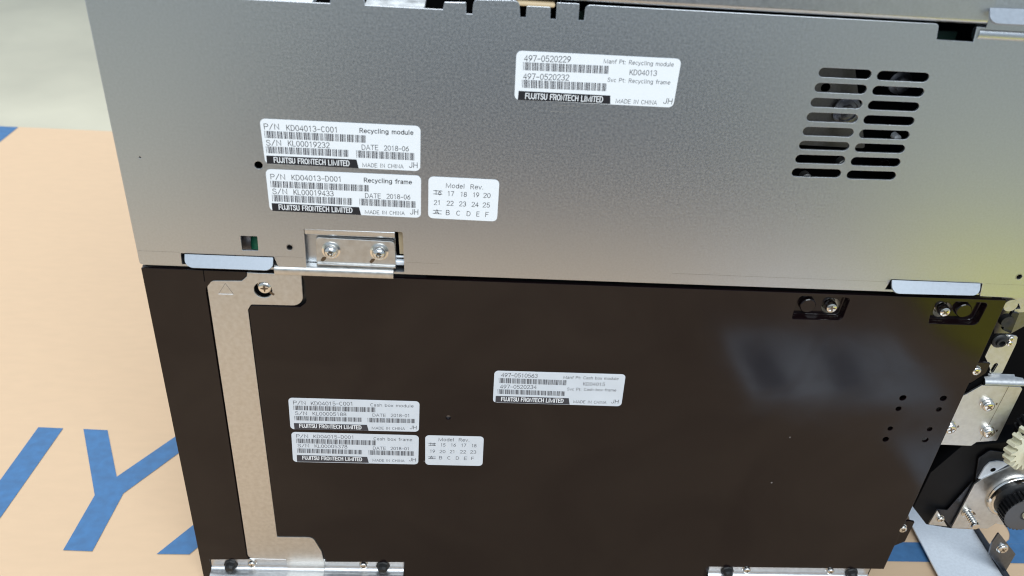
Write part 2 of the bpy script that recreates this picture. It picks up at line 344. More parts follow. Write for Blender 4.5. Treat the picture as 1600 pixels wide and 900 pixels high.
def put_text(bm, s, p0, p1, hpx, y, mi, weight=.105):
    """lettering from baseline pixel p0 to p1, capitals hpx high, laid on plane y"""
    A = Vector(X(*p0, y)); B = Vector(X(*p1, y)); H = X(p0[0], p0[1]-hpx, y)[1]-A.y
    u = (B-A).normalized(); v = Vector((-u.y, u.x)); L = (B-A).length
    tot = sum(GL[ch][0]+.10 for ch in s)-.10; cx = 0; k = 0
    for ch in s:
        adv, strokes = GL[ch]
        for stq in strokes:
            pen(bm, [A+u*((cx+q[0])/tot*L)+v*(q[1]*H) for q in stq], H*weight, y-.000002*(k % 5), mi); k += 1
        cx += adv+.10
C39 = dict(zip('0123456789ABCDEFGHIJKLMNOPQRSTUVWXYZ-. *', '''000110100 100100001 001100001 101100000 000110001 100110000 001110000 000100101 100100100 001100100
100001001 001001001 101001000 000011001 100011000 001011000 000001101 100001100 001001100 000011100 100000011 001000011 101000010 000010011
100010010 001010010 000000111 100000110 001000110 000010110 110000001 011000001 111000000 010010001 110010000 011010000 010000101 110000100 011000100 010010100'''.split()))
def barcode(bm, s, tl, tr, bl, br, y, mi):
    seq = []
    for ch in '*'+s+'*':
        for k, w in enumerate(C39[ch]): seq.append((k % 2 == 0, 2.5 if w == '1' else 1))
        seq.append((False, 1))
    tot = sum(w for _, w in seq); t = 0
    A, B, D, E_ = (Vector(X(*q, y)) for q in (tl, tr, bl, br))
    for ink, w in seq:
        if ink:
            t0, t1 = t/tot, (t+w*.93)/tot
            q = [A.lerp(B, t0), A.lerp(B, t1), D.lerp(E_, t1), D.lerp(E_, t0)]
            bm.faces.new([bm.verts.new((p.x, y, p.y)) for p in q]).material_index = mi
        t += w
def poly(bm, pts, y, mi):
    bm.faces.new([bm.verts.new((q[0], y, q[1])) for q in (X(*p, y) for p in pts)]).material_index = mi
def sticker(name, label, parent, crop, corners, yf, texts, bars=(), bar=None, white=None, strikes=(), ink=None, rad=2.2):
    ox, oy, k = crop; f = lambda p: (ox+p[0]/k, oy+p[1]/k)
    bm = bmesh.new()
    sheet_bm(bm, fillet(px([(*f(c), rad) for c in corners], yf)), [], yf-.00012, .00012, .00002)
    y = yf-.00017
    if bar: poly(bm, [f(p) for p in bar], y, 1)
    for t in texts:
        s, p0, p1, h = t[:4]; put_text(bm, s, f(p0), f(p1), h/k, y, 1, t[4] if len(t) > 4 else .105)
    for s, a, b, c, d in bars: barcode(bm, s, f(a), f(b), f(c), f(d), y, 3)
    if white: put_text(bm, white[0], f(white[1]), f(white[2]), white[3]/k, y-.00005, 2, .155)
    for a, b in strikes:
        a, b = f(a), f(b); w = .7
        poly(bm, [a, b, (b[0], b[1]+w), (a[0], a[1]+w)], y-.00003, 1)
    bm.normal_update()
    for fc in bm.faces:
        if fc.material_index and fc.normal.y > 0: fc.normal_flip()
    me = bpy.data.meshes.new(name); bm.to_mesh(me); bm.free()
    o = link(name, me, [M_WHITEL if ink else M_WHITE, ink or M_INK, M_WHITE2, M_INK2], parent); o['label'] = label
    return o
FJ = 'FUJITSU FRONTECH LIMITED'

# ------------------------------------------------------------------ upper module: galvanised side plate
UP = empty('recycling_module', (0, .12, .215), 'galvanised steel upper cash machine module with slotted vents, lying on the black module', 'cash module')
mm = lambda *p: p
vent_rows = 8
slots = []
def vc(x, y): return Vector(X(1220+x/4.5, 90+y/4.5))
LT, RT = (vc(301, 104), vc(603, 119)), (vc(711, 126), vc(1008, 140))
LB, RB = (vc(109, 807), vc(391, 815)), (vc(496, 823), vc(777, 831))
for T, B in ((LT, LB), (RT, RB)):
    for k in range(8):
        t = k/7; a = T[0].lerp(B[0], t); b = T[1].lerp(B[1], t)
        slots.append(slot(a, b, .00205))
holes = list(slots)
holes.append(circ(X(404, 258), .0018))
holes.append(fillet(px([(375.5, 368.5, .3), (402, 369.5, .3), (403.5, 391.5, .3), (378.5, 391, .3)])))
holes.append(circ(X(452.6, 386.5), .00155)); holes.append(circ(X(1592.5, 432.5), .0016))
holes.append(circ(X(218.6, 245.8), .0004, 10))
up_out = [(129.5, -14), (516, 5.8), (516, -6), (568.5, -4), (570, 8.3), (692, 15.2), (694.5, 3.5, .5), (728.5, 4, .3), (728.4, 21.8), (738, 22.2),
          (740, -1, 2.2), (812, 1, 2.2), (812.6, 26.6), (821.6, 27), (823, 9.2, .3), (860.5, 11, .3), (859.8, 29.3), (868.7, 29.8), (870, 3.8, .3), (905.5, 5.6, .3),
          (903.6, 31.4), (912.4, 31.8), (914.8, 7.2, 2), (1467.6, 37.3, 1.6), (1463.6, 61.6), (1520.6, 65.4), (1526.5, 42), (1720, 52), (1660, 469.5),
          (1531, 462.8, .6), (1535.2, 443, .3), (1392.6, 436.6, .5), (1381, 455.4, .5), (632, 427.8), (629, 362.6, 1.0), (474.6, 357.8, .3), (479, 420.5),
          (435.6, 418.6, .4), (427.6, 401.2, .3), (282.4, 395.6, .3), (284.4, 414.8, .4), (218.2, 413, 1.2)]
up_pts = [(.245, q[1], q[2]) if p[0] in (1720, 1660) else q for p, q in zip(up_out, px(up_out))]
sheet('side_panel', UP, fillet(up_pts, 4), holes, 0, .0011, M_GALV, .00016)
# faint bend lines along the lower edge
def flat_mark(name, polys, y, mats, parent):
    bm = bmesh.new()
    for pts, mi in polys: poly(bm, pts, y, mi)
    bm.normal_update()
    for f in bm.faces:
        if f.normal.y > 0: f.normal_flip()
    me = bpy.data.meshes.new(name); bm.to_mesh(me); bm.free()
    return link(name, me, mats, parent)
for a, b in (((216, 391.5), (281, 394)), ((430, 400.5), (474, 402)), ((634, 409.5), (690, 412)), ((1050, 427), (1385, 440)), ((1540, 443), (1640, 447))):
    flat_mark('bend_line', [([a, b, (b[0], b[1]+.4), (a[0], a[1]+.4)], 0)], -.00004, M_LINE, UP)
# housing behind the plate
XL, XR = X(129.5, -14)[0], .245
bm = bmesh.new()
box_bm(bm, XL, XL+.0011, .0012, .26, .2165, .339)          # end wall
box_bm(bm, XL+.0015, XR, .26, .262, .2165, .339)
box_bm(bm, XL+.0015, XR, .0013, .262, .2150, .2162)
fin(bm, 'housing', M_GALV, UP)
bm = bmesh.new(); box_bm(bm, XL+.002, XR-.001, .034, .036, .2170, .345)  # added black liner, gives the housing its inner shade
fin(bm, 'dark_liner', M_HOLE, UP)
bm = bmesh.new(); box_bm(bm, XR-.002, XR-.001, .0013, .26, .217, .339); fin(bm, 'housing_end', M_GALV, UP)
# folded tabs, facing up
def tab(parent, p, name, mat, ytop=-.0004, out=.0042, back=.0006):
    """p: four pixels TL, TR, BR, BL of the lip; TL/TR lie near the plate, BL/BR stand out"""
    tl, tr = P(*p[0], ytop), P(*p[1], ytop); br, bl = P(*p[2], ytop-out), P(*p[3], ytop-out)
    n = 7; bm = bmesh.new()
    pts = [tl, tr]
    u = (br-tr); R = .0038
    def corner(c, a, b):
        A = (a-c).normalized(); B = (b-c).normalized(); return [c+A*R*(1-math.sin(math.pi/2*k/n))+B*R*(1-math.cos(math.pi/2*k/n)) for k in range(n+1)]
    pts += corner(br, tr, bl)[::1] + corner(bl, br, tl)
    nrm = (tr-tl).cross(bl-tl).normalized()
    if nrm.z < 0: nrm = -nrm
    prism_bm(bm, [q for q in pts], -nrm*.0010)
    return fin(bm, name, mat, parent)
tab(UP, ((288.5, 397), (426.5, 402.3), (426.5, 422.8), (288.5, 417.8)), 'folded_tab', M_TAB)
tab(UP, ((1394, 437.5), (1532, 443), (1531, 462), (1394, 458.5)), 'folded_tab', M_TAB)
# level shelf and dark gaps seen through the notches of the top edge
for a, b, m_ in ((330, 480, 0), (568, 662, 1)):
    bm = bmesh.new(); xa, xb = X(a, 8)[0], X(b, 8)[0]; zt = X(a, 3.5 if m_ == 0 else 9)[1]-.0007
    box_bm(bm, xa, xb, .0014, .028, zt-.002, zt); fin(bm, 'top_shelf', [M_BRIGHT, M_RUST][m_], UP)
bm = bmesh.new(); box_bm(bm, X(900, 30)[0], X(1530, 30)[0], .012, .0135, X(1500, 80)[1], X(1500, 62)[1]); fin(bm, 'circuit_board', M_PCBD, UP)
bm = bmesh.new()                                                 # rolled bead right of the notch
zb = X(1560, 58)[1]
lathe_bm(bm, (X(1527, 58)[0], .0022, zb+.0008), (1, 0, 0), [(0, 0), (.0030, 0), (.0030, .09), (0, .09)], 24)
fin(bm, 'rolled_edge', M_GALV, UP, True)
# things behind the vents
bm = bmesh.new()
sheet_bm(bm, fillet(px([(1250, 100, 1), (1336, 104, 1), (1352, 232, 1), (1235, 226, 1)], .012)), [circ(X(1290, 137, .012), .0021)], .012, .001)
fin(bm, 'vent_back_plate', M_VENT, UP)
bm = bmesh.new(); lathe_bm(bm, P(1322, 172, .011), (0, -1, 0), [(.0062, 0), (.0062, .0012), (.0048, .0014), (.0046, .0008), (.0030, .0010), (.0026, .002), (0, .0022)], 28)
fin(bm, 'shaft_bearing', M_DARKSTEEL, UP, True)
bm = bmesh.new(); lathe_bm(bm, P(1404, 127, .016), (0, -1, 0), [(.0052, 0), (.0052, .002), (.0030, .0022), (.0030, .005), (0, .0052)], 24)
fin(bm, 'shaft_end', [M_DARKSTEEL], UP, True)
bm = bmesh.new(); lathe_bm(bm, P(1313, 252, .014), (0, -1, 0), [(.0024, 0), (.0024, .004), (0, .0042)], 18); fin(bm, 'shaft_end', M_ZINC, UP, True)
bm = bmesh.new(); lathe_bm(bm, P(1256, 273, .010), (0, -1, 0), [(.0022, 0), (.0022, .004), (0, .0046)], 18); fin(bm, 'shaft_end', M_ZINC, UP, True)
bm = bmesh.new(); lathe_bm(bm, P(1397, 211, .012), (0, -1, 0), [(.0016, 0), (.0016, .004), (0, .0046)], 14); fin(bm, 'shaft_end', M_BRIGHT, UP, True)
bm = bmesh.new(); lathe_bm(bm, P(1381, 255, .012), (0, -1, 0), [(.0022, 0), (.0022, .002), (.0017, .002), (.0017, 0)], 18); fin(bm, 'shaft_ring', M_SCREW, UP, True)
# green board edge in the square window
sheet('window_plate', UP, px([(366, 360), (391, 361), (393, 400), (369, 400)], .005), [], .005, .001, M_DARKSTEEL)
sheet('circuit_board', UP, px([(389, 360), (412, 361), (412, 400), (391, 400)], .0085), [], .0085, .001, M_PCB)
for q in ((452.6, 386.5, .00155), (1592.5, 432.5, .0016)):       # threaded inserts
    bm = bmesh.new(); lathe_bm(bm, P(q[0], q[1], .0), (0, 1, 0), [(q[2]*1.02, -.0001), (q[2]*.9, -.0001), (q[2]*.8, .0005), (q[2]*.86, .001), (q[2]*.78, .0015), (q[2]*.8, .004)], 20)
    lathe_bm(bm, P(q[0], q[1], .0009), (0, -1, 0), [(q[2]*.84, 0), (0, .00001)], 20, 1)
    fin(bm, 'threaded_insert', [M_RAIL, M_HOLE], UP, True)
# recessed bracket with two button screws
bm = bmesh.new()
sheet_bm(bm, px([(468, 352), (616.5, 358), (620, 412), (474, 412)], .0045), [], .0045, .001)
fin(bm, 'recess_plate', M_GALV, UP)
bm = bmesh.new()
xa, xb = X(476, 365)[0], X(616.4, 370)[0]; zt, zb = X(540, 360.5)[1], X(540, 371)[1]
extrude_path(bm, [(.0044, zt), (.0008, zt), (.0004, zt-.0004), (.0004, zb+.0010), (.0012, zb), (.0030, zb-.0003), (.0044, zb)], xa, xb)
fin(bm, 'recess_lip', M_GALV, UP, True)
br_ = fillet(px([(493.2, 371, 1.2), (616.5, 378, 1.6), (618.6, 420, .8), (494.6, 415, .8)], .0012))
bm = bmesh.new(); sheet_bm(bm, br_, [], .0014, .0022, .0003); 
sheet_bm(bm, fillet(px([(494.6, 411, .3), (618.4, 416.2, .3), (618.6, 420.5, .3), (494.6, 415.4, .3)], .0004)), [], .0004, .0030, .0006)
BRK = fin(bm, 'mounting_bracket', M_ZINC, UP, True)
for c in ((515.8, 396.6), (591.6, 399.2)): screw(BRK, 'button_screw', *c, .0014, .0033, .0034, kind='pan')
ink_mark(BRK, [(500.5, 407, .4), (504, 401.5, .5), (511, 401, .5), (508.5, 406, .4), (504.5, 409, .5)], .00132)
ink_mark(BRK, [(577, 409.5, .4), (580.5, 404.5, .5), (587, 404, .5), (584.5, 408, .4), (580.5, 411.8, .5)], .00132)
sheet('recess_back', UP, px([(612, 352), (640, 353), (640, 430), (612, 430)], .012), [], .012, .001, M_HOLE)
sheet('tan_spacer', UP, fillet(px([(622, 360, .3), (632, 360), (632, 397), (624.5, 397, .3)], .006)), [], .006, .002, M_AMBER)
bm = bmesh.new()
for yy, rr in ((400.5, .0006), (409, .0016)):
    p = P(619, yy, .005); lathe_bm(bm, p, (1, 0, 0), [(0, 0), (rr, 0), (rr, .008), (0, .008)], 16)
fin(bm, 'guide_rod', M_BRIGHT, UP, True)
bm = bmesh.new()                                                  # rounded ledge below the bracket
xa, xb = X(429, 425)[0], X(614.5, 428)[0]; zt, zb = X(540, 419.3)[1], X(540, 432.3)[1]
h = (zt-zb)
extrude_path(bm, [(.0040, zt), (.0014, zt)]+[(.0012-.0020*math.sin(math.pi/2*k/6), zt-h*.45*(1-math.cos(math.pi/2*k/6))) for k in range(1, 7)]+[(-.0008, zb+.0006), (-.0004, zb), (.0040, zb)], xa, xb)
fin(bm, 'rounded_ledge', M_ZINC, UP, True)

c1 = (400, 175, 5.144)
sticker('part_label', 'white sticker reading KD04013-C001 Recycling module', UP, c1, [(28, 52), (1323, 113), (1320, 475), (75, 415)], 0,
  [('P/N', (65, 138), (190, 140), 43), ('KD04013-C001', (245, 148), (660, 165), 43), ('Recycling module', (833, 166), (1265, 183), 35, .15),
   ('S/N', (83, 268), (207, 270), 42), ('KL00019232', (258, 272), (593, 289), 42), ('DATE', (850, 302), (985, 305), 38), ('2018-06', (1030, 308), (1228, 315), 38),
   ('MADE IN CHINA', (855, 440), (1185, 453), 30), ('JH', (1230, 446), (1300, 450), 42)],
  [('KD04013-C001', (65, 150), (885, 188), (72, 208), (885, 248)), ('KL00019232', (78, 275), (745, 305), (85, 330), (745, 362)), ('2018-06', (805, 308), (1275, 330), (808, 366), (1275, 390))],
  [(82, 350), (808, 382), (825, 452), (88, 415)], (FJ, (145, 405), (752, 433), 40))
sticker('part_label', 'white sticker reading KD04013-D001 Recycling frame', UP, c1, [(75, 458), (1327, 512), (1325, 850), (112, 793)], 0,
  [('P/N', (117, 540), (238, 543), 40), ('KD04013-D001', (287, 546), (690, 560), 40), ('Recycling frame', (868, 564), (1253, 580), 34, .15),
   ('S/N', (133, 658), (255, 660), 40), ('KL00019433', (303, 664), (625, 676), 40), ('DATE', (877, 690), (1005, 694), 36), ('2018-06', (1050, 695), (1240, 703), 36),
   ('MADE IN CHINA', (875, 817), (1195, 828), 28), ('JH', (1238, 821), (1305, 825), 40)],
  [('KD04013-D001', (115, 552), (910, 588), (120, 605), (910, 640)), ('KL00019433', (128, 665), (775, 693), (133, 718), (775, 748)), ('2018-06', (830, 695), (1285, 718), (833, 750), (1285, 772))],
  [(125, 732), (828, 765), (845, 828), (132, 795)], (FJ, (185, 783), (775, 809), 38))
sticker('part_label', 'white sticker reading 497-0520229 Recycling module', UP, (780, 60, 5), [(135, 95), (1425, 160), (1358, 540), (118, 478)], 0,
  [('497-0520229', (195, 178), (558, 187), 46), ('497-0520232', (187, 318), (545, 328), 44), ('Manf Pt: Recycling module', (815, 193), (1362, 220), 32),
   ('KD04013', (1017, 284), (1230, 292), 40), ('Svc Pt: Recycling frame', (845, 338), (1335, 360), 31), ('MADE IN CHINA', (908, 504), (1230, 518), 31), ('JH', (1280, 508), (1350, 514), 42)],
  [('497-0520229', (187, 185), (860, 215), (187, 248), (855, 278)), ('497-0520232', (177, 322), (843, 352), (180, 385), (838, 413))],
  [(152, 410), (868, 447), (868, 513), (145, 480)], (FJ, (203, 470), (808, 498), 42))
sticker('revision_label', 'white Model Rev. sticker numbered 16 to 25', UP, (650, 265, 10), [(195, 105), (1305, 160), (1265, 810), (190, 755)], 0,
  [('Model', (465, 280), (760, 297), 70), ('Rev.', (850, 302), (1060, 310), 70)] +
  [(s, a, b, 70) for s, a, b in (('16', (285, 390), (395, 398)), ('17', (490, 408), (592, 412)), ('18', (690, 418), (792, 424)), ('19', (885, 428), (985, 432)), ('20', (1050, 437), (1163, 442)),
   ('21', (280, 548), (385, 552)), ('22', (478, 558), (585, 564)), ('23', (672, 568), (782, 574)), ('24', (868, 578), (975, 583)), ('25', (1040, 586), (1153, 591)),
   ('A', (290, 690), (360, 694)), ('B', (465, 705), (527, 708)), ('C', (628, 714), (692, 717)), ('D', (790, 722), (852, 725)), ('E', (942, 728), (990, 731)), ('F', (1080, 735), (1135, 738)))],
  strikes=[((270, 325), (412, 333)), ((270, 375), (412, 383)), ((265, 632), (402, 642)), ((262, 680), (400, 690))])
bm = bmesh.new()                                                  # light scuffs below the top sticker
for a, b in (((862, 163.5), (908, 166)), ((860, 173.5), (905, 175.3))):
    poly(bm, [a, b, (b[0], b[1]+.5), (a[0], a[1]+.8)], -.00004, 0)
bm.normal_update()
for f in bm.faces:
    if f.normal.y > 0: f.normal_flip()
me = bpy.data.meshes.new('scuff'); bm.to_mesh(me); bm.free(); link('scuff', me, M_ZINC, UP)
adopt(UP)

# ------------------------------------------------------------------ unit on top
TOP = empty('transport_unit', (.2, .12, .336), 'grey steel unit along the top edge with a thin rounded bottom lip', 'cash module')
yt = -.0006
zl = X(1200, 21.2, yt)[1]
xa, xb = X(738, -6, yt)[0], X(1532, 36, yt)[0]
bm = bmesh.new()
Rl = .0026
prof = [(yt, zl+.06), (yt, zl+Rl)]+[(yt+Rl*(1-math.cos(math.pi/2*k/6)), zl+Rl-Rl*math.sin(math.pi/2*k/6)) for k in range(1, 7)]+[(.030, zl), (.030, zl+.001), (.003, zl+.001), (.003, zl+.06)]
extrude_path(bm, prof, xa, xb+.003)
fin(bm, 'front_panel', M_GALV, TOP, True)
bm = bmesh.new()
box_bm(bm, xb+.0032, xb+.1, -.0003, .0012, X(1560, 45)[1], zl+.06)
fin(bm, 'corner_plate', M_GALV, TOP)
tab(TOP, ((1547, 12), (1700, 18), (1700, 43), (1547, 36)), 'folded_tab', M_TAB, -.0006, .006)
bm = bmesh.new(); box_bm(bm, XL+.01, xa-.0005, .0365, .038, zl-.01, zl+.006); box_bm(bm, xa, xb+.1, .031, .033, zl+.002, zl+.0585)  # black walls added as a dark backdrop for the shaded notches
fin(bm, 'dark_backdrop', M_HOLE, TOP)
bm = bmesh.new(); box_bm(bm, xa, xb+.1, .0335, .26, zl+.002, zl+.059); fin(bm, 'housing', M_GALV, TOP)
bm = bmesh.new(); box_bm(bm, xa, xb+.1, .0032, .26, zl+.0592, zl+.0602); fin(bm, 'top_cover', M_GALV, TOP)
bm = bmesh.new(); box_bm(bm, X(806, 6)[0], X(868, 9)[0], .0002, .010, X(840, 11.5)[1], X(840, 4)[1], 0, .0008)  # lip's warm cardboard reflection put into the amber colour
fin(bm, 'warm_lip_strip', M_AMBER, TOP, True)
adopt(TOP)

# ------------------------------------------------------------------ lower module: black cash box unit
LO = empty('cash_box_module', (0, .12, .001), 'glossy black cash box unit with silver latch strip, standing on the cardboard box', 'cash module')
ZB = -.0114
XB0, XB1 = -.2077, .2146
def at(x, z, r=0): return (x, z, r*.001)
left_out = [at(XB0, ZB), at(XB0, .2141, .5)] + px([(384.6, 425.0), (384.6, 431.6), (376.8, 438), (332.5, 437.4, 4), (321.2, 451, 4), (385.4, 868.5, 3), (389.5, 874.2), (327.5, 874.6)]) + [at(-.2024, ZB)]
sheet('end_panel', LO, fillet(left_out, 6), [], 0, .0016, M_BLACKP, .0002)
bm = bmesh.new(); poly(bm, [(316.6, 421.5), (318, 421.6), (320.6, 440), (319.2, 440)], -.00004, 0)
bm.normal_update()
for f in bm.faces:
    if f.normal.y > 0: f.normal_flip()
me = bpy.data.meshes.new('panel_seam'); bm.to_mesh(me); bm.free(); link('panel_seam', me, M_HOLE, LO)

def pk1(x, y): return (1220+x/11.43, 450+y/11.43)
def pk2(x, y): return (1420+x/11.43, 450+y/11.43)
pocket1 = px([(*pk1(195, 555), 1.2), (*pk1(1090, 575), 2.6), (*pk1(1255, 175), 2.2), (*pk1(300, 140), 2.6)])
pocket2 = px([(*pk2(350, 635), 1.2), (*pk2(1215, 662), 2.6), (*pk2(1425, 265), 2.2), (*pk2(440, 228), 2.6)])
small = [(1410.7, 621.7, 5.2), (1474, 622.5, 5.2), (1403.9, 638.7, 4.4), (1467, 639.7, 4.3), (1391, 669.6, 4.2), (1452.7, 670.7, 4.2), (1383.8, 686.5, 5.0), (1445.7, 687.3, 5.0)]
holes = [fillet(pocket1, 6), fillet(pocket2, 6)] + [circ(X(a, b), r/2850, 16) for a, b, r in small]
holes.append(circ(X(700.5, 652.5), .0014, 16))
main_out = px([(471.6, 429.5), (472.6, 433), (477.4, 440, 1.5), (478.8, 472, 2.2), (469, 479.8, .6), (392.6, 477.3, 1.2), (388.9, 484, .4), (433.6, 837.8, .4), (489.4, 838.4, 4.6), (504, 862), (508, 878)]) + \
    [at(-.0862, .0092), at(-.0862, ZB), at(.1020, ZB), at(.1024, .0090), at(XB1, .0092), at(XB1, .2132, .4)]
sheet('side_panel', LO, fillet(main_out, 6), holes, 0, .0016, M_BLACKP, .0002)
bm = bmesh.new(); box_bm(bm, XB0, XB0+.0015, .0022, .26, -.0112, .2140); box_bm(bm, XB0+.0017, XB1-.001, .0095, .011, -.0112, .2132)
box_bm(bm, XB0+.0017, XB1-.001, .255, .257, -.0112, .2132); box_bm(bm, XB0+.0017, XB1-.001, .0113, .254, .2110, .2128)
fin(bm, 'housing', M_PLASTIC, LO)
bm = bmesh.new(); box_bm(bm, XB0+.0018, -.075, .0030, .0040, -.0110, .2138); fin(bm, 'backing_plate', M_PLASTIC, LO)
for (pl, ha, hb, f, si) in ((pocket1, (475, 292), (893, 322), pk1, 1), (pocket2, (600, 395), (985, 402), pk2, 0)):
    D_ = .0040; fo = fillet(pl, 6)
    c = Vector((sum(q[0] for q in fo)/len(fo), sum(q[1] for q in fo)/len(fo)))
    bm = bmesh.new(); rings = []
    for yy, s in ((.0001, 1.0), (.0006, .985), (D_-.0012, .97), (D_-.0003, .945), (D_, .90)):
        rings.append([bm.verts.new((c.x+(q[0]-c.x)*s, yy, c.y+(q[1]-c.y)*(s-.02*(s < .99)))) for q in fo])
    for A, B in zip(rings, rings[1:]):
        for k in range(len(A)): bm.faces.new((A[k], A[(k+1) % len(A)], B[(k+1) % len(B)], B[k]))
    hc = [X(*f(*ha), D_), X(*f(*hb), D_)]
    sheet_bm(bm, [(c.x+(q[0]-c.x)*.93, c.y+(q[1]-c.y)*.915) for q in fo], [circ(hc[si], .0046, 26)], D_-.00005, .0010, .0003)
    fin(bm, 'pressed_pocket', M_BLACKP, LO, True)
    hs = hc[si]; bq = X(*(f(487, 322) if si else f(988, 412)), D_-.0024)
    bm = bmesh.new(); lathe_bm(bm, (bq[0], D_-.0001, bq[1]), (0, -1, 0), [(.0041, 0), (.0040, .0020), (.0036, .0024), (0, .00241)], 28); fin(bm, 'pressed_boss', M_BLACKP, LO, True)
    bm = bmesh.new(); lathe_bm(bm, (hs[0], .0064, hs[1]), (0, -1, 0), [(.0058, 0), (0, 0.00001)], 24); fin(bm, 'pocket_plate', M_BEIGE, LO)
    sx, sy = (f(915, 370) if si else f(655, 440))
    screw(LO, 'panel_screw', sx, sy, .0062, .0031, .0058)
sheet('dimple_back', LO, circ(X(700.5, 652.5), .0022, 16), [], .0012, .0006, M_DARKSTEEL)

# silver latch strip
st = px([(385.3, 425.8, .2), (471, 429.6, .2), (473.8, 467, 4.0), (470, 478), ][:2] + [(474.0, 478.2, 5.5), (392.4, 476.3, 1.3), (387.6, 484, .3), (433.2, 839, .3), (488.8, 839.6, 4.4), (502.6, 862, 2), (507.5, 884), (448, 884), (446.3, 874.2), (387.6, 872.8, 3.5), (322, 438.4, 4.2), (377.3, 438.7, .5), (385.3, 432, .5)], .0003)
hole_c = X(411, 453.3, .0003)
STRIP = sheet('latch_strip', LO, fillet(st, 7), [circ(hole_c, .0043, 26)], .0003, .0012, M_ZINC, .0003)
bm = bmesh.new(); lathe_bm(bm, (hole_c[0], .0029, hole_c[1]), (0, -1, 0), [(.0055, 0), (0, .00001)], 20); fin(bm, 'strip_hole_back', M_HOLE, LO)
screw(STRIP, 'strip_screw', 413, 451, .0026, .0033, .0030)
ink_mark(STRIP, [(420, 452, .3), (424, 456, .4), (429.5, 459.5, .5), (427.5, 462.3, .4), (421, 458, .4)], .00022)
bm = bmesh.new()
tri = [(351.5, 442.9), (341.5, 458.6), (364.2, 459.2)]
for a, b, w, mi in ((tri[0], tri[1], .9, 0), (tri[0], tri[2], .9, 0), (tri[1], tri[2], 1.3, 1)):
    if mi: poly(bm, [a, b, (b[0], b[1]+w), (a[0], a[1]+w)], .00026, 1)
    else: poly(bm, [a, (a[0]+w, a[1]), (b[0]+w, b[1]), b], .00026, 0)
bm.normal_update()
for f in bm.faces:
    if f.normal.y > 0: f.normal_flip()
me = bpy.data.meshes.new('arrow_mark'); bm.to_mesh(me); bm.free(); link('arrow_mark', me, [mat('etched_line', (.30, .28, .26), .5, .6), M_BRIGHT], STRIP)

# bottom rails
def rail_section(o):
    pr = [(.0030, .0092+o*.3), (.0013-o, .0092+o*.3), (.0010-o, .0089+o*.3), (.0010-o, .0040)]
    pr += [(.0010-o-.0034*(1-math.cos(math.pi/2*k/6)), .0040+o*.6-.0030*math.sin(math.pi/2*k/6)) for k in range(1, 7)]
    return pr + [(-.0055-o, .0008+o*.6), (-.0062-o, .0002+o*.6), (-.0062-o, GZ+.0002), (.0030, GZ+.0002)]
def rail(xa, xb, knobs, screws):
    prof = rail_section(0)
    bm = bmesh.new(); extrude_path(bm, prof, xa, xb); r = fin(bm, 'base_rail', M_RAIL, LO, True)
    for k in knobs:
        bm = bmesh.new(); c = P(*k, .0010)
        lathe_bm(bm, (c.x, .0011, c.z), (0, -1, 0), [(.0042, 0), (.0042, .0008), (.0034, .0014), (.0030, .0034), (.0022, .0048), (0, .0054)], 8)
        fin(bm, 'rubber_knob', M_RUBBER, r)
    for k in screws: screw(r, 'rail_screw', *k, .0010, .0024, .0026)
rail(X(328.5, 876)[0], X(632, 878)[0]-.0006, ((361, 881.5), (598.5, 883.5)), ((392.8, 884.5), (567.5, 886.5)))
bm = bmesh.new(); extrude_path(bm, [(.0015, .0075), (.00015, .0075), (.00015, .0045)]+[(.00015-.0034*(1-math.cos(math.pi/2*k/6)), .0045-.0028*math.sin(math.pi/2*k/6)) for k in range(1, 7)]+[(-.0072, .0016), (-.0072, GZ+.0004), (-.0064, GZ+.0004)], X(449.5, 880)[0], X(506.5, 880)[0])
fin(bm, 'strip_foot', M_ZINC, STRIP, True)
rail(X(1108.8, 886)[0]+.0004, X(1361, 889)[0], ((1136, 891), (1330, 894)), ((1168, 893.5), (1298.5, 895)))

c2 = (440, 610, 6.957)
sticker('part_label', 'white sticker reading KD04015-C001 Cash box module', LO, c2, [(72, 78), (1500, 118), (1492, 448), (98, 420)], 0,
  [('P/N', (127, 152), (265, 154), 38), ('KD04015-C001', (320, 160), (780, 165), 38), ('Cash box module', (965, 172), (1435, 185), 30),
   ('S/N', (147, 265), (280, 268), 35), ('KL00005188', (338, 270), (705, 278), 35), ('DATE', (988, 283), (1135, 287), 30), ('2018-01', (1188, 287), (1395, 291), 32),
   ('MADE IN CHINA', (980, 422), (1340, 429), 26), ('JH', (1393, 419), (1468, 423), 36)],
  [('KD04015-C001', (128, 165), (1022, 185), (132, 213), (1022, 238)), ('KL00005188', (138, 278), (872, 296), (143, 325), (872, 343)), ('2018-01', (935, 298), (1452, 310), (938, 347), (1452, 357))],
  [(133, 355), (928, 375), (946, 438), (140, 422)], (FJ, (195, 403), (868, 421), 38), ink=M_INK2)
sticker('part_label', 'white sticker reading KD04015-D001 Cash box frame', LO, c2, [(105, 450), (1492, 488), (1485, 803), (125, 775)], 0,
  [('P/N', (160, 512), (292, 515), 34), ('KD04015-D001', (347, 517), (790, 527), 34), ('Cash box frame', (1000, 540), (1420, 552), 31),
   ('S/N', (175, 617), (303, 619), 34), ('KL00005378', (360, 622), (715, 630), 34), ('DATE', (993, 642), (1135, 645), 30), ('2018-01', (1185, 646), (1390, 650), 31),
   ('MADE IN CHINA', (988, 772), (1335, 778), 25), ('JH', (1385, 768), (1460, 772), 34)],
  [('KD04015-D001', (157, 523), (1028, 545), (162, 572), (1028, 598)), ('KL00005378', (168, 630), (878, 648), (172, 678), (878, 696)), ('2018-01', (945, 650), (1443, 663), (948, 700), (1443, 712))],
  [(165, 702), (930, 723), (948, 788), (168, 775)], (FJ, (228, 750), (875, 767), 36), ink=M_INK2)
